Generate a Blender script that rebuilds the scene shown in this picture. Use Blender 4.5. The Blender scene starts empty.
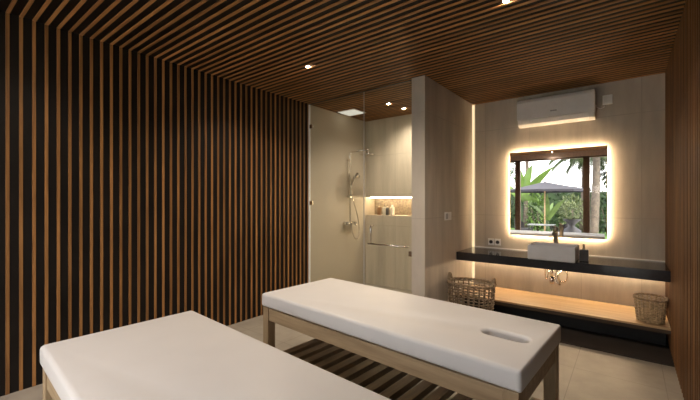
import bpy, bmesh, math, random
from mathutils import Vector, Matrix, Euler
random.seed(7)
S = bpy.context.scene
COL = S.collection
PI = math.pi

# ------------------------------------------------------------------ camera
cam_data = bpy.data.cameras.new('camera')
cam_data.sensor_fit = 'HORIZONTAL'
cam_data.sensor_width = 36.0
cam_data.lens = 353.4 * 36.0 / 700.0
cam_data.shift_y = 0.9 / 700.0
cam_data.clip_start = 0.02
cam = bpy.data.objects.new('camera', cam_data)
cam.location = (0, 0, 1.45)
cam.rotation_euler = (PI / 2, 0, 0.667)
COL.objects.link(cam)
S.camera = cam

# ------------------------------------------------------------------ exposure
S.view_settings.view_transform = 'Standard'
S.view_settings.look = 'None'
S.view_settings.exposure = 0.95
S.view_settings.gamma = 1.0
S.view_settings.use_curve_mapping = False
S.cycles.sample_clamp_indirect = 4.0
S.cycles.max_bounces = 10
S.cycles.diffuse_bounces = 5
S.cycles.glossy_bounces = 6
S.cycles.transparent_max_bounces = 16

# ------------------------------------------------------------------ light levels
SKY_STRENGTH = 0.7
SUN_STRENGTH = 3.0
SPOT_POWER = 72.0
WARM = (1.0, 0.70, 0.40)
SPOT_COLOR = (1.0, 0.83, 0.66)
LED_MIRROR = 44.0
LED_CORNER = 0.6
LED_COUNTER = 40.0
LED_NICHE = 45.0

# ------------------------------------------------------------------ sky and sun
world = bpy.data.worlds.new('sky')
S.world = world
world.use_nodes = True
wn = world.node_tree
wn.nodes.clear()
w_out = wn.nodes.new('ShaderNodeOutputWorld')
w_bg = wn.nodes.new('ShaderNodeBackground')
w_sky = wn.nodes.new('ShaderNodeTexSky')
w_sky.sky_type = 'NISHITA'
w_sky.sun_disc = False
w_sky.sun_elevation = math.radians(40)
w_sky.sun_rotation = math.radians(60)
w_sky.dust_density = 4.0
w_mix = wn.nodes.new('ShaderNodeMixRGB')
w_mix.inputs['Fac'].default_value = 0.72
w_mix.inputs['Color2'].default_value = (5.6, 5.2, 5.0, 1)
wn.links.new(w_sky.outputs[0], w_mix.inputs['Color1'])
wn.links.new(w_mix.outputs[0], w_bg.inputs['Color'])
w_bg.inputs['Strength'].default_value = SKY_STRENGTH
wn.links.new(w_bg.outputs[0], w_out.inputs['Surface'])

sun_data = bpy.data.lights.new('sun', 'SUN')
sun_data.energy = SUN_STRENGTH
sun_data.angle = math.radians(2)
sun_data.color = (1.0, 0.93, 0.82)
sun = bpy.data.objects.new('sun', sun_data)
sun.rotation_euler = (math.radians(-42), math.radians(24), 0)
COL.objects.link(sun)

# ------------------------------------------------------------------ room measures
XL, XR = -3.646, 0.317          # slat faces of the left and right walls
YB, YW = 5.1755, -1.6           # back wall, window wall
HC = 2.852                      # underside of the ceiling slats
XP, XP2, YP = -1.7785, -1.945, 3.607   # shower partition
PITCH, SLAT, SD = 0.0752, 0.0215, 0.008
Y0 = 0.492 - PITCH * 28

# ------------------------------------------------------------------ materials
MATS = {}


def new_mat(name):
    m = bpy.data.materials.new(name)
    m.use_nodes = True
    nt = m.node_tree
    return m, nt, nt.nodes['Principled BSDF']


def plain(name, col, rough=0.5, metal=0.0, var=0.12, scale=18.0, bump=0.0, spec=0.5):
    """principled material with a soft procedural variation"""
    m, nt, b = new_mat(name)
    tc = nt.nodes.new('ShaderNodeTexCoord')
    nz = nt.nodes.new('ShaderNodeTexNoise')
    nz.inputs['Scale'].default_value = scale
    nz.inputs['Detail'].default_value = 4
    nt.links.new(tc.outputs['Object'], nz.inputs['Vector'])
    rp = nt.nodes.new('ShaderNodeValToRGB')
    rp.color_ramp.elements[0].position = 0.3
    rp.color_ramp.elements[1].position = 0.7
    rp.color_ramp.elements[0].color = tuple(c * (1 - var) for c in col) + (1,)
    rp.color_ramp.elements[1].color = tuple(min(1, c * (1 + var)) for c in col) + (1,)
    nt.links.new(nz.outputs['Fac'], rp.inputs['Fac'])
    nt.links.new(rp.outputs['Color'], b.inputs['Base Color'])
    b.inputs['Roughness'].default_value = rough
    b.inputs['Metallic'].default_value = metal
    b.inputs['Specular IOR Level'].default_value = spec
    if bump:
        bp = nt.nodes.new('ShaderNodeBump')
        bp.inputs['Strength'].default_value = bump
        bp.inputs['Distance'].default_value = 0.01
        nt.links.new(nz.outputs['Fac'], bp.inputs['Height'])
        nt.links.new(bp.outputs['Normal'], b.inputs['Normal'])
    MATS[name] = m
    return m


def wood(name, dark, light, stretch=(1, 1, 1), scale=30.0, rough=0.5, spec=0.5, cell=None):
    """grained timber; stretch squeezes the noise along the grain; cell = (axis, pitch, offset) tints each strip"""
    m, nt, b = new_mat(name)
    tc = nt.nodes.new('ShaderNodeTexCoord')
    mp = nt.nodes.new('ShaderNodeMapping')
    mp.inputs['Scale'].default_value = stretch
    nt.links.new(tc.outputs['Object'], mp.inputs['Vector'])
    nz = nt.nodes.new('ShaderNodeTexNoise')
    nz.inputs['Scale'].default_value = scale
    nz.inputs['Detail'].default_value = 6
    nz.inputs['Roughness'].default_value = 0.62
    nt.links.new(mp.outputs[0], nz.inputs['Vector'])
    rp = nt.nodes.new('ShaderNodeValToRGB')
    rp.color_ramp.elements[0].position = 0.33
    rp.color_ramp.elements[1].position = 0.68
    rp.color_ramp.elements[0].color = dark + (1,)
    rp.color_ramp.elements[1].color = light + (1,)
    nt.links.new(nz.outputs['Fac'], rp.inputs['Fac'])
    colour = rp.outputs['Color']
    if cell:
        ax, pitch, off = cell
        sp = nt.nodes.new('ShaderNodeSeparateXYZ')
        nt.links.new(tc.outputs['Object'], sp.inputs[0])
        a = nt.nodes.new('ShaderNodeMath'); a.operation = 'SUBTRACT'
        nt.links.new(sp.outputs[ax], a.inputs[0]); a.inputs[1].default_value = off - pitch / 2
        d = nt.nodes.new('ShaderNodeMath'); d.operation = 'DIVIDE'
        nt.links.new(a.outputs[0], d.inputs[0]); d.inputs[1].default_value = pitch
        fl = nt.nodes.new('ShaderNodeMath'); fl.operation = 'FLOOR'
        nt.links.new(d.outputs[0], fl.inputs[0])
        wh = nt.nodes.new('ShaderNodeTexWhiteNoise'); wh.noise_dimensions = '1D'
        nt.links.new(fl.outputs[0], wh.inputs['W'])
        mr = nt.nodes.new('ShaderNodeMapRange')
        mr.inputs['To Min'].default_value = 0.72
        mr.inputs['To Max'].default_value = 1.22
        nt.links.new(wh.outputs['Value'], mr.inputs['Value'])
        vm = nt.nodes.new('ShaderNodeVectorMath'); vm.operation = 'SCALE'
        nt.links.new(colour, vm.inputs[0]); nt.links.new(mr.outputs[0], vm.inputs['Scale'])
        colour = vm.outputs[0]
    nt.links.new(colour, b.inputs['Base Color'])
    b.inputs['Roughness'].default_value = rough
    b.inputs['Specular IOR Level'].default_value = spec
    MATS[name] = m
    return m


def tiles(name, col, seams, rough=0.55, var=0.10, seam_dark=0.72, width=0.004, stretch=(1, 1, 1), scale=2.2, spec=0.4):
    """cement-look tiles in world measure; seams = [(axis, pitch, offset), ...]"""
    m, nt, b = new_mat(name)
    tc = nt.nodes.new('ShaderNodeTexCoord')
    mp = nt.nodes.new('ShaderNodeMapping')
    mp.inputs['Scale'].default_value = stretch
    nt.links.new(tc.outputs['Object'], mp.inputs['Vector'])
    nz = nt.nodes.new('ShaderNodeTexNoise')
    nz.inputs['Scale'].default_value = scale
    nz.inputs['Detail'].default_value = 8
    nz.inputs['Roughness'].default_value = 0.6
    nt.links.new(mp.outputs[0], nz.inputs['Vector'])
    rp = nt.nodes.new('ShaderNodeValToRGB')
    rp.color_ramp.elements[0].position = 0.3
    rp.color_ramp.elements[1].position = 0.7
    rp.color_ramp.elements[0].color = tuple(c * (1 - var) for c in col) + (1,)
    rp.color_ramp.elements[1].color = tuple(c * (1 + var) for c in col) + (1,)
    nt.links.new(nz.outputs['Fac'], rp.inputs['Fac'])
    sp = nt.nodes.new('ShaderNodeSeparateXYZ')
    nt.links.new(tc.outputs['Object'], sp.inputs[0])
    total = None
    for ax, pitch, off in seams:
        a = nt.nodes.new('ShaderNodeMath'); a.operation = 'SUBTRACT'
        nt.links.new(sp.outputs[ax], a.inputs[0]); a.inputs[1].default_value = off - pitch / 2
        d = nt.nodes.new('ShaderNodeMath'); d.operation = 'FLOORED_MODULO'
        nt.links.new(a.outputs[0], d.inputs[0]); d.inputs[1].default_value = pitch
        e = nt.nodes.new('ShaderNodeMath'); e.operation = 'COMPARE'
        nt.links.new(d.outputs[0], e.inputs[0]); e.inputs[1].default_value = pitch / 2
        e.inputs[2].default_value = width
        if total is None:
            total = e.outputs[0]
        else:
            mx = nt.nodes.new('ShaderNodeMath'); mx.operation = 'MAXIMUM'
            nt.links.new(total, mx.inputs[0]); nt.links.new(e.outputs[0], mx.inputs[1])
            total = mx.outputs[0]
    mix = nt.nodes.new('ShaderNodeMixRGB')
    mix.inputs['Color2'].default_value = tuple(c * seam_dark for c in col) + (1,)
    nt.links.new(rp.outputs['Color'], mix.inputs['Color1'])
    if total is not None:
        nt.links.new(total, mix.inputs['Fac'])
    else:
        mix.inputs['Fac'].default_value = 0
    nt.links.new(mix.outputs[0], b.inputs['Base Color'])
    b.inputs['Roughness'].default_value = rough
    b.inputs['Specular IOR Level'].default_value = spec
    MATS[name] = m
    return m


def glowing(name, col, strength):
    m = bpy.data.materials.new(name)
    m.use_nodes = True
    nt = m.node_tree
    nt.nodes.clear()
    o = nt.nodes.new('ShaderNodeOutputMaterial')
    e = nt.nodes.new('ShaderNodeEmission')
    e.inputs['Color'].default_value = tuple(col) + (1,)
    e.inputs['Strength'].default_value = strength
    nt.links.new(e.outputs[0], o.inputs['Surface'])
    MATS[name] = m
    return m


def pane_glass(name, tint, ior=1.45):
    """thin clear sheet: see-through with a Fresnel reflection"""
    m = bpy.data.materials.new(name)
    m.use_nodes = True
    nt = m.node_tree
    nt.nodes.clear()
    o = nt.nodes.new('ShaderNodeOutputMaterial')
    t = nt.nodes.new('ShaderNodeBsdfTransparent')
    t.inputs['Color'].default_value = tuple(tint) + (1,)
    g = nt.nodes.new('ShaderNodeBsdfGlossy')
    g.inputs['Roughness'].default_value = 0.0
    f = nt.nodes.new('ShaderNodeFresnel')
    f.inputs['IOR'].default_value = ior
    mx = nt.nodes.new('ShaderNodeMixShader')
    ge = nt.nodes.new('ShaderNodeNewGeometry')
    iv = nt.nodes.new('ShaderNodeMath'); iv.operation = 'SUBTRACT'
    iv.inputs[0].default_value = 1.0
    nt.links.new(ge.outputs['Backfacing'], iv.inputs[1])
    ml = nt.nodes.new('ShaderNodeMath'); ml.operation = 'MULTIPLY'
    nt.links.new(f.outputs[0], ml.inputs[0]); nt.links.new(iv.outputs[0], ml.inputs[1])
    nt.links.new(ml.outputs[0], mx.inputs[0])
    nt.links.new(t.outputs[0], mx.inputs[1])
    nt.links.new(g.outputs[0], mx.inputs[2])
    nt.links.new(mx.outputs[0], o.inputs['Surface'])
    MATS[name] = m
    return m


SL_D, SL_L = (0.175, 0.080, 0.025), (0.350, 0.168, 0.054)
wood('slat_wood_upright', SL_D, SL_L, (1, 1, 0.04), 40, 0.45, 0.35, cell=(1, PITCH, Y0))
wood('slat_wood_ceiling_lit', (0.245, 0.112, 0.038), (0.48, 0.235, 0.083), (0.04, 1, 1), 40, 0.45, 0.35, cell=(1, PITCH, Y0))  # same slat wood, paler: brighter ceiling light is put into its colour
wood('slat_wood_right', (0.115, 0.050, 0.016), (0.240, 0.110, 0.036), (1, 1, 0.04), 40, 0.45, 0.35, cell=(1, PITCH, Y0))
plain('dark_backing', (0.007, 0.005, 0.004), 0.5, var=0.4, scale=2.0, spec=0.22)
tiles('back_wall_tile', (0.53, 0.478, 0.415), [(0, 0.575, 0.12), (2, 1.2, 2.45)], stretch=(2.6, 1, 0.45), var=0.17, seam_dark=0.85)
tiles('partition_tile', (0.53, 0.478, 0.415), [(1, 0.60, 4.50), (2, 1.2, 2.45)], stretch=(1, 2.6, 0.45), var=0.17, seam_dark=0.85)
tiles('shower_tile', (0.54, 0.475, 0.385), [(1, 0.60, 4.25), (0, 0.60, -3.05), (2, 1.2, 1.03)], stretch=(2.2, 2.2, 0.22), seam_dark=0.85, var=0.2)
tiles('floor_tile', (0.31, 0.275, 0.225), [(0, 0.60, -0.37), (1, 1.2, 3.62)], rough=0.42, seam_dark=0.72, width=0.003, var=0.18, scale=3.0)
plain('off_white_vinyl', (0.63, 0.615, 0.605), 0.45, var=0.015, scale=6)
wood('bed_oak', (0.25, 0.172, 0.095), (0.42, 0.31, 0.185), (0.08, 1, 1), 26, 0.5)
wood('bed_oak_upright', (0.25, 0.172, 0.095), (0.42, 0.31, 0.185), (1, 1, 0.08), 26, 0.5)
wood('rack_wood', (0.13, 0.085, 0.045), (0.24, 0.165, 0.095), (1, 0.1, 1), 26, 0.5)
plain('black_stone', (0.018, 0.019, 0.024), 0.12, var=0.10, scale=40, spec=0.6)
plain('matt_black', (0.010, 0.010, 0.011), 0.55, var=0.2)
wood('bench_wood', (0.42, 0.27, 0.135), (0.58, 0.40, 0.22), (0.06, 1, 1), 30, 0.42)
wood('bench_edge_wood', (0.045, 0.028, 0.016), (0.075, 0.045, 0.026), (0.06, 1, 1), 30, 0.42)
plain('basin_grey', (0.60, 0.615, 0.65), 0.4, var=0.05, scale=9)
plain('niche_stone', (0.20, 0.16, 0.12), 0.6, var=0.5, scale=38, bump=0.5)
plain('dark_floor_strip', (0.045, 0.035, 0.028), 0.5, var=0.2, scale=5)
plain('chrome', (0.75, 0.73, 0.70), 0.16, 1.0, var=0.03)
plain('bronze_metal', (0.70, 0.63, 0.54), 0.3, 1.0, var=0.05)
plain('white_plastic', (0.87, 0.86, 0.86), 0.35, var=0.02)
plain('white_plastic_lower', (0.80, 0.79, 0.78), 0.35, var=0.02)
plain('grey_plastic', (0.42, 0.42, 0.43), 0.4, var=0.03)
plain('dark_plastic', (0.02, 0.02, 0.022), 0.4, var=0.1)
plain('dark_ceramic', (0.055, 0.055, 0.06), 0.3, var=0.15)
plain('brown_bottle', (0.20, 0.10, 0.045), 0.2, var=0.1)
plain('cream_bottle', (0.75, 0.70, 0.62), 0.35, var=0.03)
plain('wicker', (0.27, 0.205, 0.14), 0.6, var=0.45, scale=45)
plain('wicker_pale', (0.42, 0.33, 0.21), 0.6, var=0.45, scale=45)
plain('wicker_rim', (0.34, 0.26, 0.175), 0.6, var=0.35, scale=45)
plain('window_frame_brown', (0.13, 0.078, 0.046), 0.45, var=0.2)
plain('lintel_brown', (0.72, 0.58, 0.51), 0.5, var=0.1)
pane_glass('shower_glass', (0.93, 0.95, 0.93))
pane_glass('window_glass', (0.95, 0.97, 0.96))
glowing('led_mirror', WARM, LED_MIRROR)
glowing('led_corner', (1.0, 0.74, 0.42), LED_CORNER)
glowing('led_counter', (1.0, 0.73, 0.45), LED_COUNTER)
glowing('led_niche', (1.0, 0.74, 0.45), LED_NICHE)
glowing('spot_lens', (1.0, 0.85, 0.66), 70.0)
glowing('panel_glow', (1.0, 0.90, 0.76), 0.4)
mm, nt_, b_ = new_mat('mirror_silver')
b_.inputs['Base Color'].default_value = (0.93, 0.94, 0.94, 1)
b_.inputs['Metallic'].default_value = 1.0
b_.inputs['Roughness'].default_value = 0.0
MATS['mirror_silver'] = mm
plain('deck_stone', (0.64, 0.61, 0.57), 0.7, var=0.15, scale=3)
plain('lawn', (0.10, 0.19, 0.05), 0.9, var=0.4, scale=14)
plain('leaf_bright', (0.0616, 0.1141, 0.0168), 0.45, var=0.35, scale=3)
plain('leaf_mid', (0.0217, 0.0525, 0.0098), 0.5, var=0.45, scale=3)
plain('leaf_pale', (0.0952, 0.1239, 0.0476), 0.55, var=0.35, scale=4)
plain('leaf_dark', (0.0084, 0.0238, 0.0056), 0.5, var=0.4, scale=3)
plain('palm_leaf', (0.0336, 0.0525, 0.0140), 0.5, var=0.4, scale=4)
plain('palm_bark', (0.0714, 0.0546, 0.0406), 0.8, var=0.35, scale=12)
plain('parasol_cloth', (0.010, 0.010, 0.016), 0.8, var=0.1, scale=8)
plain('pole_wood', (0.40, 0.28, 0.15), 0.6, var=0.2)
plain('rattan_grey', (0.0168, 0.0154, 0.0182), 0.6, var=0.3, scale=50)
plain('planter_charcoal', (0.0077, 0.0077, 0.0105), 0.5, var=0.2)
plain('table_white', (0.1904, 0.2044, 0.2044), 0.3, var=0.05)
plain('garden_wall_render', (0.30, 0.34, 0.36), 0.8, var=0.15, scale=3)
plain('pool_blue', (0.10, 0.26, 0.36), 0.2, var=0.2, scale=4)


# ------------------------------------------------------------------ mesh helpers
class MB:
    """collects shapes and links them as one mesh object"""

    def __init__(self):
        self.bm = bmesh.new()

    def box(self, x0, x1, y0, y1, z0, z1, mi=0, bevel=0.0, seg=2):
        r = bmesh.ops.create_cube(self.bm, size=1.0)
        vs = r['verts']
        for v in vs:
            v.co = Vector(((x0 + x1) / 2 + v.co.x * (x1 - x0), (y0 + y1) / 2 + v.co.y * (y1 - y0),
                           (z0 + z1) / 2 + v.co.z * (z1 - z0)))
        fs = set(f for v in vs for f in v.link_faces)
        for f in fs:
            f.material_index = mi
        if bevel:
            es = list(set(e for v in vs for e in v.link_edges))
            r = bmesh.ops.bevel(self.bm, geom=es, offset=bevel, segments=seg, affect='EDGES', profile=0.5)
            for f in r['faces']:
                f.material_index = mi
        return self

    def tube(self, pts, r, n=8, closed=False, mi=0, flat=1.0):
        """round bar along points; r a number or one per point"""
        pts = [Vector(p) for p in pts]
        m = len(pts)
        rings = []
        up = None
        for i, p in enumerate(pts):
            a = pts[(i - 1) % m] if (closed or i > 0) else p
            b = pts[(i + 1) % m] if (closed or i < m - 1) else p
            t = (b - a)
            t = t.normalized() if t.length > 1e-9 else Vector((0, 0, 1))
            if up is None:
                up = Vector((0, 0, 1)) if abs(t.z) < 0.9 else Vector((1, 0, 0))
            s = t.cross(up)
            if s.length < 1e-6:
                s = t.cross(Vector((0, 1, 0)))
            s.normalize()
            u = s.cross(t).normalized()
            up = u
            rr = r[i] if isinstance(r, (list, tuple)) else r
            rings.append([self.bm.verts.new(p + (s * math.cos(2 * PI * k / n) * flat + u * math.sin(2 * PI * k / n)) * rr)
                          for k in range(n)])
        for i in range(m if closed else m - 1):
            A, B = rings[i], rings[(i + 1) % m]
            for k in range(n):
                f = self.bm.faces.new((A[k], A[(k + 1) % n], B[(k + 1) % n], B[k]))
                f.smooth = True
                f.material_index = mi
        if not closed:
            for R_, rev in ((rings[0], False), (rings[-1], True)):
                f = self.bm.faces.new(R_ if not rev else list(reversed(R_)))
                f.material_index = mi
        return self

    def lathe(self, prof, c=(0, 0, 0), n=24, mi=0, sx=1.0, sy=1.0, smooth=True):
        """profile [(r, z), ...] turned about the vertical through c"""
        rings = []
        for r, z in prof:
            rings.append([self.bm.verts.new((c[0] + sx * r * math.cos(2 * PI * k / n), c[1] + sy * r * math.sin(2 * PI * k / n), c[2] + z))
                          for k in range(n)])
        for A, B in zip(rings, rings[1:]):
            for k in range(n):
                f = self.bm.faces.new((A[k], A[(k + 1) % n], B[(k + 1) % n], B[k]))
                f.smooth = smooth
                f.material_index = mi
        for R_ in (rings[0], rings[-1]):
            if (R_[0].co - R_[n // 2].co).length > 1e-5:
                f = self.bm.faces.new(R_)
                f.material_index = mi
        return self

    def prism_x(self, prof, x0, x1, mi=0):
        """profile [(y, z), ...] extruded along x"""
        A = [self.bm.verts.new((x0, y, z)) for y, z in prof]
        B = [self.bm.verts.new((x1, y, z)) for y, z in prof]
        n = len(prof)
        for k in range(n):
            f = self.bm.faces.new((A[k], A[(k + 1) % n], B[(k + 1) % n], B[k]))
            f.material_index = mi
        self.bm.faces.new(A).material_index = mi
        self.bm.faces.new(list(reversed(B))).material_index = mi
        return self

    def blade(self, base, direction, length, width, droop, normal=None, seg=5, mi=0, fold=0.25, roll=0.0):
        """a pointed leaf with a midrib fold that arcs over"""
        d = Vector(direction).normalized()
        side = d.cross(Vector((0, 0, 1)))
        if side.length < 1e-3:
            side = Vector((1, 0, 0))
        side.normalize()
        side = Matrix.Rotation(roll, 3, d) @ side
        p = Vector(base)
        rows = []
        for i in range(seg + 1):
            t = i / seg
            w = width * (math.sin(PI * min(1, 0.12 + 0.88 * t)) ** 0.8) * 0.5 + 0.0008
            nrm = side.cross(d).normalized()
            rows.append((self.bm.verts.new(p - side * w + nrm * w * fold), self.bm.verts.new(p),
                         self.bm.verts.new(p + side * w + nrm * w * fold)))
            d = (d + Vector((0, 0, -droop / seg))).normalized()
            p = p + d * (length / seg)
        for A, B in zip(rows, rows[1:]):
            for k in range(2):
                f = self.bm.faces.new((A[k], A[k + 1], B[k + 1], B[k]))
                f.smooth = True
                f.material_index = mi
        return self

    def build(self, name, mats, parent=None, loc=None, recalc=True):
        if recalc:
            bmesh.ops.recalc_face_normals(self.bm, faces=self.bm.faces)
        me = bpy.data.meshes.new(name)
        self.bm.to_mesh(me)
        self.bm.free()
        if isinstance(mats, str):
            mats = [mats]
        for m in mats:
            me.materials.append(MATS[m])
        o = bpy.data.objects.new(name, me)
        COL.objects.link(o)
        if parent is not None:
            o.parent = parent
        if loc is not None:
            o.location = loc
        return o


def tag(o, label, cat, group=None, kind=None):
    o['label'] = label
    o['category'] = cat
    if group:
        o['group'] = group
    if kind:
        o['kind'] = kind
    return o


def thing(name, label, cat, loc=(0, 0, 0), rz=0.0, group=None):
    o = bpy.data.objects.new(name, None)
    o.empty_display_size = 0.1
    COL.objects.link(o)
    o.location = loc
    o.rotation_euler = (0, 0, rz)
    return tag(o, label, cat, group)


def struct(o):
    o['kind'] = 'structure'
    return o


def copy_tree(o, parent=None):
    c = o.copy()
    COL.objects.link(c)
    c.parent = parent
    for ch in list(o.children):
        copy_tree(ch, c)
    return c


def smooth_all(o, ang=35):
    for p in o.data.polygons:
        p.use_smooth = True
    o.data.set_sharp_from_angle(angle=math.radians(ang))
    return o


# ------------------------------------------------------------------ the room
struct(MB().box(XL - 0.25, XR + 0.25, YW - 0.1, YB + 0.45, -0.12, 0).build('floor', 'floor_tile'))

wl = struct(MB().box(XL - 0.20, XL - SD, YW, 3.695, 0, HC + 0.2).build('wall_left', 'dark_backing'))
mb = MB()
k = 0
while Y0 + k * PITCH < 3.66:
    y = Y0 + k * PITCH
    if y > YW + 0.02:
        mb.box(XL - SD - 0.001, XL, y - SLAT / 2, y + SLAT / 2, 0.002, HC + SD)
    k += 1
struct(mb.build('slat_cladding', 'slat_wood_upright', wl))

wr = struct(MB().box(XR + SD, XR + 0.20, YW, YB + 0.1, 0, HC + 0.2).build('wall_right', 'dark_backing'))
mb = MB()
k = 0
while Y0 + k * PITCH < YB - 0.01:
    y = Y0 + k * PITCH
    if y > YW + 0.02:
        mb.box(XR, XR + SD + 0.001, y - SLAT / 2, y + SLAT / 2, 0.002, HC + SD)
    k += 1
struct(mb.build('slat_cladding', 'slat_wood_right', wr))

ce = struct(MB().box(XL - 0.2, XR + 0.2, YW - 0.1, YB + 0.45, HC + SD, HC + 0.25).build('ceiling', 'dark_backing'))
mb = MB()
k = 0
while Y0 + k * PITCH < YB:
    y = Y0 + k * PITCH
    if y > YW + 0.02:
        mb.box(XL - SD, XR + SD, y - SLAT / 2, y + SLAT / 2, HC, HC + SD + 0.001)
    k += 1
struct(mb.build('slat_cladding', 'slat_wood_ceiling_lit', ce))

# back wall behind the washbasin
struct(MB().box(XP2, XR + SD, YB, YB + 0.2, 0, HC).build('wall_back', 'back_wall_tile'))
# partition between shower and basin, held off the back wall by a lit shadow gap
struct(MB().box(XP2, XP, YP, YB - 0.055, 0, HC, bevel=0.003, seg=1).build('wall_partition', 'partition_tile'))
# shower walls
Y5 = 5.09
struct(MB().box(XL - 0.20, XL - 0.002, 3.695, YB + 0.4, 0, HC).build('wall_shower_left', 'shower_tile'))
ws = MB()
ws.box(XL - 0.002, XP2, Y5, Y5 + 0.4, 1.515, HC)           # upper part over the niche
ws.box(XL - 0.002, XP2, Y5, Y5 + 0.4, 0, 1.205)            # lower part, its top is the ledge
ws.box(XL - 0.002, XP2, Y5 + 0.27, Y5 + 0.4, 1.205, 1.515, mi=1)  # back of the niche, pebble-dark
struct(ws.build('wall_shower_back', ['shower_tile', 'niche_stone']))
# low dark strip on the floor, below the bench and in front of it
struct(MB().box(XP + 0.001, XR - 0.001, 4.17, 4.699, 0.0005, 0.012).build('trim_1', 'dark_floor_strip'))

# window wall behind the photographer, seen in the mirror
struct(MB().box(XL - 0.2, XR + 0.2, YW - 0.12, YW, 2.705, HC + 0.2).build('wall_front', 'lintel_brown'))
win = bpy.data.objects.new('window_1', None)
COL.objects.link(win)
struct(win)
mb = MB()
for x0, x1 in ((XL - 0.055, XL + 0.06), (-2.784, -2.64), (-1.0, -0.845), (XR - 0.02, XR + 0.055)):
    mb.box(x0, x1, YW - 0.11, YW - 0.02, 0.0, 2.705)
mb.box(XL - 0.05, XR + 0.05, YW - 0.11, YW - 0.02, 2.665, 2.705)
mb.build('window_frame', 'window_frame_brown', win)
MB().box(XL + 0.06, -2.784, YW - 0.07, YW - 0.064, 0.0, 2.665).build('window_pane', 'window_glass', win)
MB().box(-0.845, XR - 0.02, YW - 0.07, YW - 0.064, 0.0, 2.665).build('window_pane', 'window_glass', win)

# ------------------------------------------------------------------ massage beds
BL, BW, BH = 1.985, 0.805, 0.70


def mattress_mesh():
    m = MB().box(-BL / 2, BL / 2, -BW / 2, BW / 2, BH - 0.105, BH).build('mattress', 'off_white_vinyl')
    cut = MB()
    n = 12
    cx, cy, a, rr = 0.795, -0.005, 0.075, 0.048
    lo, hi = [], []
    for z, L in ((BH - 0.2, lo), (BH + 0.1, hi)):
        for i in range(n + 1):
            t = -PI / 2 + PI * i / n
            L.append(cut.bm.verts.new((cx + a + rr * math.cos(t), cy + rr * math.sin(t), z)))
        for i in range(n + 1):
            t = PI / 2 + PI * i / n
            L.append(cut.bm.verts.new((cx - a + rr * math.cos(t), cy + rr * math.sin(t), z)))
    N = len(lo)
    for i in range(N):
        cut.bm.faces.new((lo[i], lo[(i + 1) % N], hi[(i + 1) % N], hi[i]))
    cut.bm.faces.new(lo)
    cut.bm.faces.new(list(reversed(hi)))
    co = cut.build('cutter', 'off_white_vinyl')
    mo = m.modifiers.new('b', 'BOOLEAN')
    mo.operation = 'DIFFERENCE'
    mo.object = co
    mo.solver = 'EXACT'
    bv = m.modifiers.new('v', 'BEVEL')
    bv.width = 0.022
    bv.segments = 4
    bv.limit_method = 'ANGLE'
    bv.angle_limit = math.radians(50)
    bpy.context.view_layer.update()
    dg = bpy.context.evaluated_depsgraph_get()
    me = bpy.data.meshes.new_from_object(m.evaluated_get(dg))
    for o in (m, co):
        bpy.data.objects.remove(o)
    me.name = 'mattress'
    return me


def make_bed(label, loc, rz):
    t = thing('massage_bed', label, 'massage bed', loc, rz, 'massage beds')
    o = bpy.data.objects.new('mattress', mattress_mesh())
    COL.objects.link(o)
    o.parent = t
    smooth_all(o, 50)
    lx, ly, q = BL / 2 - 0.012, BW / 2 - 0.012, 0.07
    for sx in (-1, 1):
        for sy in (-1, 1):
            MB().box(min(sx * lx, sx * (lx - q)), max(sx * lx, sx * (lx - q)), min(sy * ly, sy * (ly - q)), max(sy * ly, sy * (ly - q)),
                     0, BH - 0.107, bevel=0.004).build('leg', 'bed_oak_upright', t)
    for sy in (-1, 1):
        y0, y1 = sorted((sy * (ly - 0.008), sy * (ly - 0.045)))
        MB().box(-lx + q + 0.001, lx - q - 0.001, y0, y1, 0.488, BH - 0.116, bevel=0.003).build('side_rail', 'bed_oak', t)
        y0, y1 = sorted((sy * (ly - 0.015), sy * (ly - 0.05)))
        MB().box(-lx + q + 0.001, lx - q - 0.001, y0, y1, 0.10, 0.1575, bevel=0.003).build('lower_rail', 'rack_wood', t)
    for sx in (-1, 1):
        x0, x1 = sorted((sx * (lx - 0.008), sx * (lx - 0.045)))
        MB().box(x0, x1, -ly + q + 0.001, ly - q - 0.001, 0.488, BH - 0.116, bevel=0.003).build('end_rail', 'bed_oak', t)
    MB().box(-lx + 0.01, lx - 0.01, -ly + 0.06, ly - 0.06, BH - 0.115, BH - 0.107).build('bed_board', 'bed_oak', t)
    n = 15
    for i in range(n):
        x = -lx + 0.115 + (2 * lx - 0.23) * i / (n - 1)
        MB().box(x - 0.035, x + 0.035, -ly + 0.005, ly - 0.005, 0.158, 0.206, bevel=0.003).build('rack_slat', 'rack_wood', t)
    return t


bed = make_bed('white padded massage bed whose oval face slot shows, beside the shower', (-1.335, 2.150, 0), math.radians(-3.7))
bed2 = copy_tree(bed)
bed2.location = (-1.398, 0.794, 0)
bed2.rotation_euler = (0, 0, math.radians(-3.0))
bed2['label'] = 'white padded massage bed nearest the viewer, cut off by the lower edge'

# ------------------------------------------------------------------ washbasin counter
CY = 4.518
ct = tag(MB().box(XP + 0.001, XR - 0.001, CY, YB - 0.018, 0.676, 0.782, bevel=0.003).build('counter', 'black_stone'),
         'long glossy black stone counter floating on the back wall under the mirror', 'counter')
MB().box(XP + 0.02, XR - 0.001, YB - 0.0178, YB - 0.001, 0.772, 0.794, bevel=0.002).build('back_edge_strip', 'white_plastic', ct)  # thin white strip along the back edge of the counter
led = tag(MB().box(XP + 0.02, XR - 0.02, YB - 0.034, YB - 0.016, 0.662, 0.675).build('led_strip', 'led_counter'),
          'warm light strip along the underside of the black counter', 'light strip', 'warm light strips')

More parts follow.
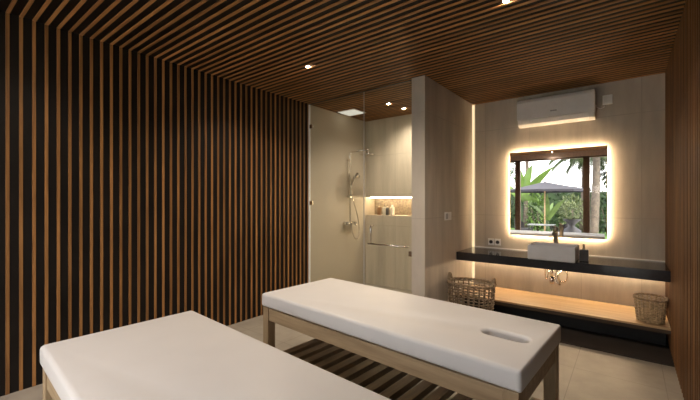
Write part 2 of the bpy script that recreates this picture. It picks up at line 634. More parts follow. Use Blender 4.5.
bench = thing('bench', 'low wooden bench shelf on a black plinth under the counter', 'bench', (0, 0, 0))
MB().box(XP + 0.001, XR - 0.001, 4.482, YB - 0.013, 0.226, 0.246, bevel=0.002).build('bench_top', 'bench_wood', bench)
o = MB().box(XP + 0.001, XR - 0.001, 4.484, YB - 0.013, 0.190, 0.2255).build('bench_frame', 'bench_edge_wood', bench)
MB().box(XP + 0.02, XR - 0.02, 4.70, YB - 0.002, 0.0, 0.1895).build('plinth', 'matt_black', bench)

# basin: an open rectangular trough
sk = thing('washbasin', 'pale grey rectangular vessel basin on the black counter', 'sink', (-0.678, 4.64, 0.783))
mb = MB()
hw, hd, hh, th = 0.232, 0.185, 0.163, 0.016
outer_b = [(-hw, -hd), (hw, -hd), (hw, hd), (-hw, hd)]


def ring(b, pts, z):
    return [b.bm.verts.new((x, y, z)) for x, y in pts]


def scaled(w, d):
    return [(-w, -d), (w, -d), (w, d), (-w, d)]


R = [ring(mb, scaled(hw - 0.006, hd - 0.006), 0), ring(mb, scaled(hw, hd), 0.01), ring(mb, scaled(hw, hd), hh),
     ring(mb, scaled(hw - th, hd - th), hh), ring(mb, scaled(hw - th - 0.012, hd - th - 0.012), 0.035)]
for A, B in zip(R, R[1:]):
    for i in range(4):
        mb.bm.faces.new((A[i], A[(i + 1) % 4], B[(i + 1) % 4], B[i]))
mb.bm.faces.new(R[0])
mb.bm.faces.new(R[-1])
bmesh.ops.bevel(mb.bm, geom=[e for e in mb.bm.edges], offset=0.0025, segments=2, affect='EDGES')
mb.build('basin_body', 'basin_grey', sk)
MB().lathe([(0.0001, 0.0355), (0.022, 0.0355), (0.022, 0.039), (0.0001, 0.041)], n=16).build('drain_cover', 'chrome', sk)

fc = thing('faucet', 'tall bronze basin tap standing behind the grey basin', 'faucet', (-0.69, 4.90, 0.783))
MB().lathe([(0.030, 0), (0.030, 0.008), (0.024, 0.012), (0.024, 0.30), (0.028, 0.305), (0.028, 0.345), (0.022, 0.352)], n=20).build('faucet_body', 'bronze_metal', fc)
MB().tube([(0, -0.015, 0.290), (-0.004, -0.09, 0.290), (-0.008, -0.15, 0.282), (-0.008, -0.155, 0.268)], [0.014, 0.013, 0.012, 0.012], 12).build('spout', 'bronze_metal', fc)
MB().tube([(0, 0.0, 0.352), (-0.012, -0.02, 0.362), (-0.035, -0.075, 0.366)], [0.010, 0.008, 0.006], 10).build('lever', 'bronze_metal', fc)

sd = thing('soap_dispenser', 'small dark square soap dispenser on the counter right of the basin', 'soap dispenser', (-0.388, 4.72, 0.783))
MB().box(-0.042, 0.042, -0.036, 0.036, 0, 0.125, bevel=0.006).build('bottle', 'dark_ceramic', sd)
MB().lathe([(0.017, 0.125), (0.017, 0.138), (0.006, 0.140), (0.006, 0.170), (0.0105, 0.172), (0.0105, 0.182)], n=14).tube([(0, 0, 0.177), (-0.012, -0.035, 0.176), (-0.013, -0.040, 0.168)], 0.0045, 8).build('pump', 'bronze_metal', sd)

# trap and hoses under the counter
tr = thing('drain_trap', 'chrome waste trap with coiled hoses under the counter', 'plumbing', (-0.70, 5.0, 0.660))
MB().tube([(-0.045, 0, 0.015), (-0.045, 0, -0.205)], 0.018, 12).lathe([(0.027, -0.235), (0.030, -0.22), (0.030, -0.16), (0.022, -0.15)], (-0.045, 0, 0), 14).build('trap_pipe', 'chrome', tr)
MB().tube([(-0.045, 0, -0.10), (-0.08, 0.03, -0.10), (-0.085, 0.174, -0.10)], 0.014, 10).build('outlet_pipe', 'chrome', tr)
pts = []
for i in range(30):
    t = i / 29 * 2.4 * PI
    pts.append((0.042 + 0.062 * math.cos(t + PI * 0.5) + 0.01 * i / 29, 0.03 + 0.09 * i / 29, -0.155 - 0.095 * math.sin(t + PI * 0.5) + 0.03 * i / 29))
MB().tube([(-0.01, 0.02, 0.0)] + pts + [(0.06, 0.173, -0.06)], 0.0085, 8).build('hose', 'chrome', tr)
pts = []
for i in range(16):
    t = i / 15 * PI
    pts.append((-0.115 - 0.012 * math.sin(t * 2), 0.02 + 0.1 * i / 15, -0.02 - 0.175 * math.sin(t)))
MB().tube([(-0.10, 0.0, 0.0)] + pts, 0.0085, 8).build('hose', 'chrome', tr)

# ------------------------------------------------------------------ mirror with its light behind it
MX0, MX1, MZ0, MZ1, MY = -1.267, -0.192, 0.99, 2.104, 5.1355
mr = thing('mirror', 'large rectangular backlit mirror above the counter, reflecting a garden', 'mirror', ((MX0 + MX1) / 2, MY, MZ0))
w2, h2 = (MX1 - MX0) / 2, MZ1 - MZ0
MB().box(-w2, w2, 0, 0.008, 0, h2).build('mirror_glass', 'mirror_silver', mr)
MB().box(-w2 + 0.06, w2 - 0.06, 0.0085, YB - MY, 0.06, h2 - 0.06).build('mirror_mount', 'white_plastic', mr)
i0, lw = 0.022, 0.012
mb = MB()
mb.box(-w2 + i0, w2 - i0, 0.010, 0.028, i0, i0 + lw)
mb.box(-w2 + i0, w2 - i0, 0.010, 0.028, h2 - i0 - lw, h2 - i0)
mb.box(-w2 + i0, -w2 + i0 + lw, 0.010, 0.028, i0 + lw, h2 - i0 - lw)
mb.box(w2 - i0 - lw, w2 - i0, 0.010, 0.028, i0 + lw, h2 - i0 - lw)
mb.build('led_strip', 'led_mirror', mr)

# light slot between partition and back wall
tag(MB().box(XP - 0.030, XP + 0.018, YB - 0.012, YB - 0.001, 0.0, HC - 0.002).build('led_strip', 'led_corner'),
    'upright warm light strip in the slot beside the concrete partition', 'light strip', 'warm light strips')

# ------------------------------------------------------------------ air conditioner
ac = thing('air_conditioner', 'white wall air conditioner above the mirror', 'air conditioner', (-0.725, YB, 2.41))
aw = 0.415
MB().prism_x([(-0.001, 0.018), (-0.001, 0.345), (-0.15, 0.345), (-0.178, 0.325), (-0.178, 0.09), (-0.155, 0.045), (-0.10, 0.012)], -aw, aw).build('casing', 'white_plastic_lower', ac)
MB().prism_x([(-0.179, 0.085), (-0.196, 0.088), (-0.201, 0.10), (-0.203, 0.300), (-0.188, 0.338), (-0.16, 0.352), (-0.14, 0.352), (-0.14, 0.346), (-0.179, 0.326)], -aw - 0.003, aw + 0.003).build('front_panel', 'white_plastic', ac)
MB().prism_x([(-0.180, 0.080), (-0.192, 0.076), (-0.165, 0.028), (-0.108, 0.002), (-0.100, 0.010), (-0.157, 0.043)], -aw + 0.004, aw - 0.06).build('louver', 'white_plastic', ac)
MB().prism_x([(-0.180, 0.080), (-0.190, 0.076), (-0.163, 0.028), (-0.106, 0.004), (-0.100, 0.010), (-0.157, 0.043)], aw - 0.055, aw - 0.002).build('control_cover', 'white_plastic_lower', ac)
MB().prism_x([(-0.204, 0.148), (-0.2046, 0.148), (-0.2046, 0.163), (-0.204, 0.163)], -0.035, 0.035).build('emblem', 'grey_plastic', ac)
MB().box(aw - 0.045, aw - 0.02, -0.184, -0.182, 0.0, 0.001).build('indicator', 'grey_plastic', ac)

pw = thing('power_outlet', 'white wall outlet with a cable right of the air conditioner', 'outlet', (-0.193, YB, 2.645))
MB().box(-0.048, 0.048, -0.030, -0.001, -0.055, 0.055, bevel=0.006).build('outlet_box', 'white_plastic', pw)
MB().box(-0.034, 0.034, -0.033, -0.0295, -0.030, 0.038, bevel=0.001).build('switch_plate', 'white_plastic_lower', pw)
MB().tube([(-0.03, -0.012, -0.056), (-0.035, -0.012, -0.085), (-0.07, -0.012, -0.095), (-0.105, -0.010, -0.07), (-0.113, -0.02, -0.04)], 0.005, 8).build('cable', 'white_plastic', pw)

# ------------------------------------------------------------------ sockets and switch
for i, (x, lab) in enumerate(((-1.527, 'white wall socket over the counter, next to the light slot'),
                              (-1.437, 'white wall socket over the counter, on the mirror side of its twin'))):
    s = thing('wall_socket', lab, 'socket', (x, YB, 0.872), 0, 'wall sockets over the counter')
    MB().box(-0.041, 0.041, -0.011, -0.001, -0.046, 0.046, bevel=0.003).build('socket_plate', 'white_plastic', s)
    b = MB()
    b.lathe([(0.0245, 0), (0.0245, 0.003), (0.0001, 0.003)], n=20)
    for v in b.bm.verts:
        v.co = Vector((v.co.x, -0.0112 - v.co.z, v.co.y))
    b.build('socket_recess', 'dark_plastic', s)
sw = thing('light_switch', 'white light switch on the concrete partition wall', 'light switch', (XP, 4.235, 1.26))
MB().box(0.001, 0.010, -0.10, 0.10, -0.050, 0.050, bevel=0.002).build('switch_plate', 'white_plastic', sw)
for y in (-0.048, 0.048):
    MB().box(0.0102, 0.015, y - 0.032, y + 0.032, -0.034, 0.034, bevel=0.002).build('rocker', 'grey_plastic' if y < 0 else 'white_plastic_lower', sw)


# ------------------------------------------------------------------ wicker baskets
def make_basket(label, loc, rz, rx0, ry0, rx1, ry1, h, n, rows, rad, mat, handle_h, power=2.6):
    t = thing('wicker_basket', label, 'basket', loc, rz, 'wicker baskets')

    def at(a, z, off=0.0):
        f = z / h
        f = f ** 0.75
        rx, ry = rx0 + (rx1 - rx0) * f + off, ry0 + (ry1 - ry0) * f + off
        c, s = math.cos(a), math.sin(a)
        q = (abs(c) ** power + abs(s) ** power) ** (-1 / power)
        return Vector((rx * c * q, ry * s * q, z))
    b = MB()
    for i in range(n):
        a = 2 * PI * i / n
        b.tube([at(a, 0.008 + (h - 0.01) * j / 6) for j in range(7)], rad * 1.15, 6)
    b.build('stakes', mat, t)
    b = MB()
    for r in range(rows):
        z = 0.012 + (h - 0.03) * (r + random.uniform(-0.12, 0.12)) / (rows - 1)
        z = max(0.012, min(h - 0.01, z))
        m = n * 4
        ph = r % 2
        pts = []
        for i in range(m):
            a = 2 * PI * i / m
            pts.append(at(a, z + random.uniform(-1, 1) * rad * 0.3, rad * 1.5 * math.cos(PI * (i / 4 + ph))))
        b.tube(pts, rad * 0.95, 5, closed=True)
    b.build('weave', mat, t)
    b = MB()
    m = 48
    for ph in range(3):
        b.tube([at(2 * PI * i / m, h + 0.004 + rad * 1.5 * math.sin(i / m * 2 * PI * 10 + ph * 2.1), rad * 1.6 * math.cos(i / m * 2 * PI * 10 + ph * 2.1)) for i in range(m)],
               rad * 1.5, 6, closed=True)
    b.build('rim', 'wicker_rim', t)
    b = MB()
    m = 32
    pts = [at(2 * PI * i / m, 0.006) for i in range(m)]
    vs = [b.bm.verts.new(p) for p in pts]
    v2 = [b.bm.verts.new(p + Vector((0, 0, 0.006))) for p in pts]
    b.bm.faces.new(vs)
    b.bm.faces.new(v2)
    for i in range(m):
        b.bm.faces.new((vs[i], vs[(i + 1) % m], v2[(i + 1) % m], v2[i]))
    b.build('base', mat, t)
    for s in (0, PI):
        b = MB()
        for off in (-rad * 1.2, rad * 1.2):
            pts = []
            for i in range(13):
                u = i / 12
                a = s + (u - 0.5) * 0.5
                p = at(a, h, off)
                p.z = h - 0.01 + handle_h * math.sin(PI * u) ** 0.7
                pts.append(p)
            b.tube(pts, rad * 1.4, 7)
        b.build('handle', 'wicker_rim', t)
    return t


make_basket('large brown wicker basket on the floor against the partition wall', (-1.475, 4.21, 0.0), 0.0,
            0.215, 0.165, 0.262, 0.205, 0.47, 26, 13, 0.0064, 'wicker', 0.10)
make_basket('small pale wicker basket on the right end of the low bench', (0.172, 4.645, 0.2465), 0.0,
            0.100, 0.115, 0.124, 0.145, 0.232, 22, 15, 0.0042, 'wicker_pale', 0.028)

# ------------------------------------------------------------------ shower
YG = 3.655
sg = thing('shower_screen', 'fixed clear glass panel of the shower beside the slat wall', 'glass panel', (0, YG, 0))
MB().box(XL + 0.035, -2.655, -0.004, 0.004, 0.012, HC - 0.013).build('glass_pane', 'shower_glass', sg)
MB().box(XL + 0.012, XL + 0.034, -0.012, 0.012, 0.0, HC - 0.0125).build('wall_channel', 'white_plastic_lower', sg)
MB().box(-2.654, -2.646, -0.005, 0.005, 0.012, HC - 0.013).build('edge_seal', 'grey_plastic', sg)
for z in (2.52, 1.42):
    MB().box(XL + 0.034, XL + 0.085, -0.014, 0.014, z - 0.028, z + 0.028, bevel=0.003).build('clamp', 'chrome', sg)
door = thing('shower_door', 'clear glass shower door with a chrome towel bar handle', 'glass door', (0, YG, 0))
MB().box(-2.642, XP2 - 0.012, -0.004, 0.004, 0.016, HC - 0.013).build('glass_pane', 'shower_glass', door)
hb = MB()
hb.tube([(-2.555, -0.05, 0.918), (-1.985, -0.05, 0.918)], 0.011, 12)
for x in (-2.51, -2.05):
    hb.tube([(x, -0.05, 0.918), (x, -0.0045, 0.918)], 0.009, 10)
hb.build('towel_bar', 'chrome', door)
MB().tube([(-2.51, -0.005, 1.14), (-2.51, -0.045, 1.14), (-2.51, -0.052, 1.13), (-2.51, -0.052, 0.93)], 0.011, 12).build('pull_handle', 'chrome', door)
for z in (0.22, 0.835):
    MB().box(XP2 - 0.06, XP2 - 0.001, -0.013, 0.013, z - 0.03, z + 0.03, bevel=0.003).build('hinge', 'chrome', door)
hr = tag(MB().box(XL + 0.004, XP2 - 0.002, YG - 0.012, YG + 0.012, HC - 0.011, HC - 0.001).build('head_rail', 'dark_plastic'),
         'thin dark rail under the ceiling along the top of the shower glass', 'rail')

sh = thing('shower_set', 'chrome rain shower column on the left shower wall', 'shower', (XL, 4.56, 0))
MB().tube([(0.055, 0, 1.10), (0.055, 0, 2.17), (0.062, 0.0, 2.22), (0.085, 0, 2.245), (0.13, 0, 2.25), (0.41, 0.03, 2.262)], 0.0115, 12).build('riser_pipe', 'chrome', sh)
MB().lathe([(0.011, 0.075), (0.014, 0.05), (0.02, 0.02), (0.118, 0.012), (0.122, 0.004), (0.118, 0.0)], (0.395, 0.03, 2.175), 28).build('rain_head', 'chrome', sh)
for z in (2.10, 1.50):
    MB().box(-0.001, 0.075, -0.019, 0.019, z, z + 0.04, bevel=0.006).build('wall_bracket', 'chrome', sh)
MB().box(0.03, 0.095, -0.028, 0.028, 1.555, 1.62, bevel=0.008).build('slider', 'chrome', sh)
MB().tube([(0.08, -0.03, 1.60), (0.095, 0.0, 1.72), (0.115, 0.03, 1.83)], [0.011, 0.012, 0.014], 10).tube([(0.112, 0.028, 1.83), (0.15, 0.10, 1.88)], [0.02, 0.046], 16).build('hand_shower', 'chrome', sh)
mx = MB()
mx.tube([(0.055, -0.11, 1.085), (0.055, 0.11, 1.085)], 0.026, 16)
mx.tube([(-0.001, -0.075, 1.085), (0.05, -0.075, 1.085)], [0.034, 0.02], 14)
mx.tube([(-0.001, 0.075, 1.085), (0.05, 0.075, 1.085)], [0.034, 0.02], 14)
mx.build('mixer_body', 'chrome', sh)
MB().tube([(0.06, 0.0, 1.085), (0.13, 0.0, 1.082), (0.19, 0.0, 1.055)], [0.018, 0.015, 0.014], 12).build('spout', 'chrome', sh)
for y in (-0.13, 0.13):
    MB().tube([(0.055, y - math.copysign(0.019, y), 1.085), (0.055, y + math.copysign(0.03, y), 1.085)], [0.024, 0.022], 14).build('knob', 'chrome', sh)
ctrl = [(0.07, 0.02, 1.06), (0.085, 0.03, 0.93), (0.10, 0.06, 0.85), (0.11, 0.11, 0.82), (0.11, 0.165, 0.86), (0.105, 0.185, 0.98),
        (0.10, 0.16, 1.15), (0.095, 0.10, 1.32), (0.09, 0.03, 1.48), (0.082, -0.028, 1.59)]
pts = []
for a in range(len(ctrl) - 1):
    p0, p1, p2, p3 = (Vector(ctrl[max(0, min(len(ctrl) - 1, a + q))]) for q in (-1, 0, 1, 2))
    for q in range(4):
        u = q / 4
        pts.append(0.5 * ((2 * p1) + (p2 - p0) * u + (2 * p0 - 5 * p1 + 4 * p2 - p3) * u * u + (3 * p1 - p0 - 3 * p2 + p3) * u ** 3))
pts.append(Vector(ctrl[-1]))
MB().tube(pts, 0.008, 8).build('hose', 'chrome', sh)

# niche light and bottles
tag(MB().box(XL + 0.02, XP2 - 0.02, Y5 + 0.11, Y5 + 0.126, 1.503, 1.514).build('led_strip', 'led_niche'),
    'warm light strip tucked under the top of the shower niche', 'light strip', 'warm light strips')


def bottle(label, x, y, r, h, mat, cap, pump=False):
    t = thing('bottle', label, 'bottle', (x, y, 1.2055), 0, 'bottles in the shower niche')
    MB().lathe([(r * 0.92, 0), (r, 0.006), (r, h * 0.72), (r * 0.86, h * 0.80), (r * 0.4, h * 0.86)], n=18).build('bottle_body', mat, t)
    c = MB()
    if pump:
        c.lathe([(r * 0.45, h * 0.86), (r * 0.45, h * 0.92), (r * 0.15, h * 0.925), (r * 0.15, h * 1.05), (r * 0.3, h * 1.055), (r * 0.3, h * 1.09)], n=12)
        c.tube([(0, 0, h * 1.07), (0.01, -0.035, h * 1.07)], 0.005, 8)
    else:
        c.lathe([(r * 0.5, h * 0.86), (r * 0.5, h), (r * 0.44, h * 1.01)], n=14)
    c.build('cap', cap, t)


bottle('brown bottle in the shower niche, nearest the left wall', -3.435, 5.19, 0.038, 0.155, 'brown_bottle', 'cream_bottle')
bottle('cream pump bottle between the two other niche bottles', -3.325, 5.20, 0.040, 0.165, 'cream_bottle', 'dark_plastic', True)
bottle('dark bottle in the shower niche, beside the tallest cream bottle', -3.245, 5.16, 0.032, 0.15, 'dark_ceramic', 'cream_bottle')
bottle('tall cream bottle in the shower niche, farthest from the left wall', -3.160, 5.18, 0.038, 0.175, 'cream_bottle', 'white_plastic')

# square white panel in the shower ceiling, its face set to glow
pl = thing('ceiling_panel', 'small square white panel in the slat ceiling over the shower', 'ceiling panel', (-3.44, 4.41, HC))
MB().box(-0.17, 0.17, -0.16, 0.16, -0.006, -0.001).build('panel_frame', 'white_plastic', pl)
MB().box(-0.155, 0.155, -0.145, 0.145, -0.0085, -0.0062).build('panel_face', 'panel_glow', pl)


# ------------------------------------------------------------------ ceiling spotlights
def gap_y(y):
    return Y0 + PITCH * (math.floor((y - Y0) / PITCH) + 0.5)


def spotlight(label, x, y, power):
    t = thing('ceiling_spotlight', label, 'spotlight', (x, gap_y(y), HC), 0, 'spotlights between the ceiling slats')
    MB().lathe([(0.0235, 0.030), (0.0245, 0.026), (0.0245, 0.0105), (0.0225, 0.0095), (0.0215, 0.0105), (0.0215, 0.016)], n=20).build('housing', 'dark_plastic', t)
    MB().lathe([(0.0001, -0.004), (0.012, -0.002), (0.019, 0.003), (0.021, 0.009), (0.021, 0.014), (0.0001, 0.014)], n=20).build('lens', 'spot_lens', t)
    ld = bpy.data.lights.new('spot_lamp', 'SPOT')
    ld.energy = power
    ld.color = SPOT_COLOR
    ld.spot_size = math.radians(140)
    ld.spot_blend = 1.0
    ld.shadow_soft_size = 0.012
    lo = bpy.data.objects.new('spot_lamp', ld)
    COL.objects.link(lo)
    lo.parent = t
    lo.location = (0, 0, -0.008)


spotlight('glowing ceiling spotlight over the two massage beds, in front of the shower glass', -2.64, 2.60, SPOT_POWER)
spotlight('ceiling spotlight at the top edge, on the basin side of the room', -0.676, 2.60, SPOT_POWER * 0.75)
spotlight('shower ceiling spotlight nearer the glass', -2.73, 4.36, SPOT_POWER * 0.5)
spotlight('shower ceiling spotlight nearer the niche wall', -2.69, 4.75, SPOT_POWER * 0.5)
spotlight('ceiling spotlight reflected along the top of the mirror', -1.72, -1.38, SPOT_POWER)
spotlight('added ceiling spotlight above the nearest bed, unseen, to light the room', -2.64, 0.60, SPOT_POWER * 0.45)  # extra lamp outside the view, added to light the room

# ------------------------------------------------------------------ the garden behind the photographer, seen in the mirror
struct(MB().box(-9, 6, -6.6, YW - 0.1, -0.14, -0.04).build('terrace', 'deck_stone'))
struct(MB().box(-16, 12, -16, -6.6, -0.3, -0.06).build('lawn', 'lawn'))

pa = thing('parasol', 'dark grey garden parasol reflected in the mirror', 'parasol', (-2.55, -5.2, -0.04))
mb = MB()
n = 8
top = mb.bm.verts.new((0, 0, 2.24))
r1 = [mb.bm.verts.new((0.75 * math.cos(2 * PI * i / n), 0.75 * math.sin(2 * PI * i / n), 2.06)) for i in range(n)]
r2 = [mb.bm.verts.new((1.5 * math.cos(2 * PI * i / n), 1.5 * math.sin(2 * PI * i / n), 1.91)) for i in range(n)]
r3 = [mb.bm.verts.new((1.5 * math.cos(2 * PI * i / n), 1.5 * math.sin(2 * PI * i / n), 1.83)) for i in range(n)]
for i in range(n):
    j = (i + 1) % n
    mb.bm.faces.new((top, r1[i], r1[j]))
    mb.bm.faces.new((r1[i], r2[i], r2[j], r1[j]))
    mb.bm.faces.new((r2[i], r3[i], r3[j], r2[j]))
canopy = mb.build('canopy', 'parasol_cloth', pa)
md = canopy.modifiers.new('thick', 'SOLIDIFY')
md.thickness = 0.006
MB().tube([(0, 0, 0.05), (0, 0, 2.28)], 0.024, 12).build('pole', 'pole_wood', pa)
for i in range(n):
    a = 2 * PI * i / n
    MB().tube([(0.02 * math.cos(a), 0.02 * math.sin(a), 2.215), (0.74 * math.cos(a), 0.74 * math.sin(a), 2.045), (1.48 * math.cos(a), 1.48 * math.sin(a), 1.895)], 0.009, 6).build('rib', 'pole_wood', pa)
MB().lathe([(0.25, 0), (0.25, 0.05), (0.04, 0.07), (0.04, 0.2)], n=20).build('base', 'planter_charcoal', pa)

gt = thing('garden_table', 'pale garden table under the parasol, reflected in the mirror', 'table', (-2.50, -4.25, -0.04))
MB().box(-0.42, 0.42, -0.32, 0.32, 0.60, 0.63, bevel=0.004).build('tabletop', 'table_white', gt)
for sx in (-1, 1):
    for sy in (-1, 1):
        MB().box(sx * 0.36 - 0.02, sx * 0.36 + 0.02, sy * 0.27 - 0.02, sy * 0.27 + 0.02, 0, 0.5995).build('leg', 'rattan_grey', gt)


def garden_chair(label, x, y, rz):
    t = thing('garden_chair', label, 'chair', (x, y, -0.04), rz, 'garden chairs')
    MB().box(-0.27, 0.27, -0.26, 0.26, 0.36, 0.43, bevel=0.012).build('seat', 'rattan_grey', t)
    mb = MB()
    for i in range(8):
        a0, a1 = PI * i / 8, PI * (i + 1) / 8
        pts = [(0.29 * math.cos(a), 0.05 + 0.27 * math.sin(a)) for a in (a0, a1)]
        h0 = 0.64 + 0.16 * math.sin(a0)
        h1 = 0.64 + 0.16 * math.sin(a1)
        q = [(pts[0][0], pts[0][1], 0.38), (pts[1][0], pts[1][1], 0.38), (pts[1][0], pts[1][1], h1), (pts[0][0], pts[0][1], h0)]
        mb.bm.faces.new([mb.bm.verts.new(v) for v in q])
    bmesh.ops.remove_doubles(mb.bm, verts=mb.bm.verts, dist=1e-4)
    bk = mb.build('backrest', 'rattan_grey', t)
    bk.modifiers.new('thick', 'SOLIDIFY').thickness = 0.03
    for sx in (-1, 1):
        for sy in (-1, 1):
            MB().box(sx * 0.23 - 0.018, sx * 0.23 + 0.018, sy * 0.21 - 0.018, sy * 0.21 + 0.018, 0, 0.3595).build('leg', 'rattan_grey', t)


garden_chair('dark garden chair left of the pale table in the reflection', -3.22, -4.8, PI / 2)
garden_chair('dark garden chair left of the charcoal planter in the reflection', -1.85, -4.35, -PI / 2)

pt = thing('planter', 'charcoal pedestal bowl planter with a pale shrub, reflected in the mirror', 'planter', (-1.50, -3.75, -0.04))
MB().lathe([(0.34, 0), (0.34, 0.03), (0.27, 0.50), (0.10, 0.62), (0.09, 0.70), (0.25, 0.84), (0.26, 0.88), (0.22, 0.88), (0.10, 0.80)], n=28).build('bowl', 'planter_charcoal', pt)


def leaf_ball(b, c, rx, ry, rz, count, length, width, mi=0, rnd=random):
    for _ in range(count):
        a = rnd.uniform(0, 2 * PI)
        zc = rnd.uniform(-1, 1)
        q = math.sqrt(1 - zc * zc)
        rr = rnd.uniform(0.45, 1.0) ** 0.6
        d = Vector((q * math.cos(a), q * math.sin(a), zc))
        p = Vector(c) + Vector((d.x * rx * rr, d.y * ry * rr, d.z * rz * rr))
        dd = (d + Vector((rnd.uniform(-.8, .8), rnd.uniform(-.8, .8), rnd.uniform(-.2, .9)))).normalized()
        b.blade(p, dd, length * rnd.uniform(.7, 1.3), width * rnd.uniform(.7, 1.2), rnd.uniform(.1, .9), seg=3, mi=mi)


b = MB()
leaf_ball(b, (0, 0, 1.15), 0.36, 0.36, 0.30, 420, 0.10, 0.035)
b.build('foliage', 'leaf_pale', pt, recalc=False)
MB().tube([(0, 0, 0.82), (0.02, 0, 1.0), (0.0, 0, 1.2)], [0.025, 0.02, 0.01], 8).build('stem', 'palm_bark', pt)


def shrub(name, label, x, y, rx, rz, zc, count, mat, length=0.2, width=0.07, group='garden shrubs'):
    t = thing(name, label, 'shrub', (x, y, -0.06), 0, group)
    b = MB()
    leaf_ball(b, (0, 0, zc), rx, rx * 0.8, rz, count, length, width)
    b.build('foliage', mat, t, recalc=False)
    b = MB()
    for i in range(5):
        a = i * 1.256
        b.tube([(0.05 * math.cos(a), 0.05 * math.sin(a), 0), (rx * .3 * math.cos(a), rx * .3 * math.sin(a), zc * 0.6), (rx * .6 * math.cos(a), rx * .5 * math.sin(a), zc + rz * .3)], [0.03, 0.022, 0.01], 6)
    b.build('stem', 'palm_bark', t)


def banana(label, x, y, h, leaves, seed):
    rnd = random.Random(seed)
    t = thing('banana_plant', label, 'banana plant', (x, y, -0.06), 0, 'banana plants')
    MB().tube([(0, 0, 0), (0.02, 0, h * .4), (0.0, 0.02, h * .75)], [0.10, 0.08, 0.05], 12).build('trunk', 'leaf_mid', t)
    for (az, el, ln, wd, dr) in leaves:
        b = MB()
        d = (math.cos(az) * math.cos(el), math.sin(az) * math.cos(el), math.sin(el))
        b.blade((0, 0.01, h * .72), d, ln, wd, dr, seg=9, fold=0.18, roll=1.0 if abs(math.cos(az)) > 0.6 else 0.0)
        b.build('leaf', 'leaf_bright', t, recalc=False)


banana('banana plant with upright bright leaves at the left of the reflection', -3.75, -6.7, 2.1,
       [(0.05, 0.98, 1.95, 0.34, 0.40), (0.6, 1.25, 1.7, 0.36, 0.35), (2.6, 1.0, 1.5, 0.36, 0.8), (1.3, 1.35, 1.4, 0.34, 0.5), (-1.2, 0.9, 1.4, 0.33, 0.9), (0.7, 0.45, 1.3, .3, 1.0)], 1)
banana('young banana plant with narrow leaves behind the parasol pole', -2.75, -7.0, 0.9,
       [(0.3, 1.1, 1.2, 0.22, 0.6), (2.4, 1.0, 1.1, 0.22, 0.7), (1.4, 1.4, 1.2, 0.2, 0.4), (-1.4, 1.1, 1.1, 0.2, 0.8)], 2)
shrub('garden_shrub', 'mid green shrub at the left edge of the reflected garden', -6.2, -8.6, 0.52, 0.85, 0.95, 430, 'leaf_mid', 0.2, 0.08)
shrub('garden_shrub', 'dark green shrub left of the parasol pole in the reflection', -4.85, -8.6, 0.52, 0.85, 0.95, 430, 'leaf_dark', 0.2, 0.08)
shrub('garden_shrub', 'bright green shrub behind the parasol pole in the reflection', -3.45, -8.6, 0.52, 0.85, 0.95, 430, 'leaf_bright', 0.2, 0.07)
shrub('garden_shrub', 'pale green shrub behind the charcoal planter in the reflection', -2.05, -8.6, 0.55, 0.80, 1.0, 470, 'leaf_pale', 0.18, 0.06)
shrub('garden_shrub', 'dark green shrub beyond the right window pane in the reflection', -0.65, -8.6, 0.52, 0.85, 0.95, 430, 'leaf_dark', 0.2, 0.08)
shrub('garden_shrub', 'mid green shrub at the right edge of the reflected garden', 0.75, -8.6, 0.52, 0.8, 0.9, 400, 'leaf_mid', 0.2, 0.08)
shrub('garden_tree', 'broad leafy tree at the left of the reflected garden, beyond the hedge', -7.2, -13.6, 1.7, 1.7, 3.6, 1500, 'leaf_mid', 0.36, 0.14, 'garden trees')
shrub('garden_tree', 'broad leafy tree at the right of the reflected garden, beyond the hedge', -0.2, -13.6, 1.3, 1.8, 3.7, 1500, 'leaf_dark', 0.36, 0.14, 'garden trees')


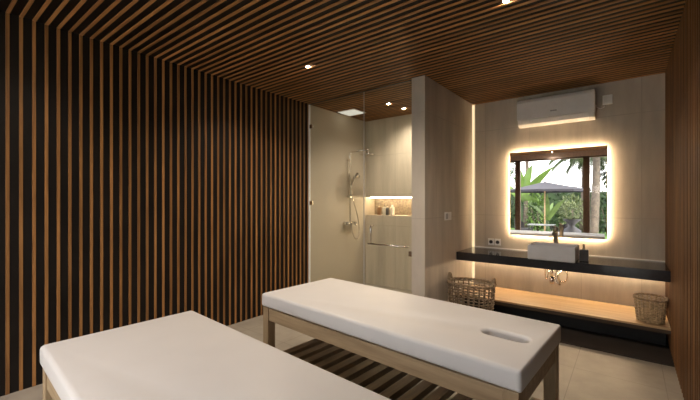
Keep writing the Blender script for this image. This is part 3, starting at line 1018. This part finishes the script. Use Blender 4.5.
def palm(label, x, y, h, r, seed, nf=11, fl=1.9):
    rnd = random.Random(seed)
    t = thing('palm_tree', label, 'palm tree', (x, y, -0.06), 0, 'palm trees')
    b = MB()
    m = 14
    b.tube([(0.10 * math.sin(i / m * 2), 0, h * i / m) for i in range(m + 1)], [r * (1.15 - 0.35 * i / m) * (1.05 if i % 2 else 0.97) for i in range(m + 1)], 12)
    b.build('trunk', 'palm_bark', t)
    tip = Vector((0.10 * math.sin(2), 0, h))
    for k in range(nf):
        az = 2 * PI * k / nf + rnd.uniform(-.2, .2)
        el = rnd.uniform(0.1, 0.8)
        d = Vector((math.cos(az) * math.cos(el), math.sin(az) * math.cos(el), math.sin(el)))
        p = tip.copy()
        b = MB()
        pts = []
        for i in range(15):
            pts.append(p.copy())
            p = p + d * fl / 14
            d = (d + Vector((0, 0, -0.11))).normalized()
        b.tube(pts, [0.016 * (1 - i / 16) for i in range(15)], 5)
        for i in range(2, 15):
            tg = (pts[i] - pts[i - 1]).normalized()
            sd_ = tg.cross(Vector((0, 0, 1))).normalized()
            for s in (-1, 1):
                b.blade(pts[i], tg * 0.7 + sd_ * s + Vector((0, 0, -0.25)), 0.62 * (1 - 0.4 * i / 15), 0.085, 0.7, seg=3)
        b.build('frond', 'palm_leaf', t, recalc=False)


palm('palm tree with a thick trunk beyond the right window pane in the reflection', -1.10, -6.9, 4.0, 0.14, 3, 12, 1.4)
palm('palm tree whose fronds hang over the middle of the reflected garden', -1.75, -9.95, 3.75, 0.12, 4, 20, 1.5)
palm('slim palm tree at the left of the reflected garden, behind the banana leaves', -4.25, -9.95, 4.3, 0.10, 5, 10, 0.95)
hd = tag(MB().build('hedge', 'leaf_mid'), 'clipped green hedge closing the reflected garden at the back', 'hedge')
b = MB()
for i in range(3200):
    p = (random.uniform(-11, 6), random.uniform(-11.4, -10.6), random.uniform(0, 2.1))
    b.blade(p, (random.uniform(-1, 1), random.uniform(-.2, 1), random.uniform(-.2, 1)), random.uniform(.2, .36), 0.11, random.uniform(.1, .8), seg=2)
b.box(-11, 6, -11.5, -11.0, -0.06, 1.9)
me = bpy.data.meshes.new('hedge')
b.bm.to_mesh(me)
me.materials.append(MATS['leaf_mid'])
hd.data = me
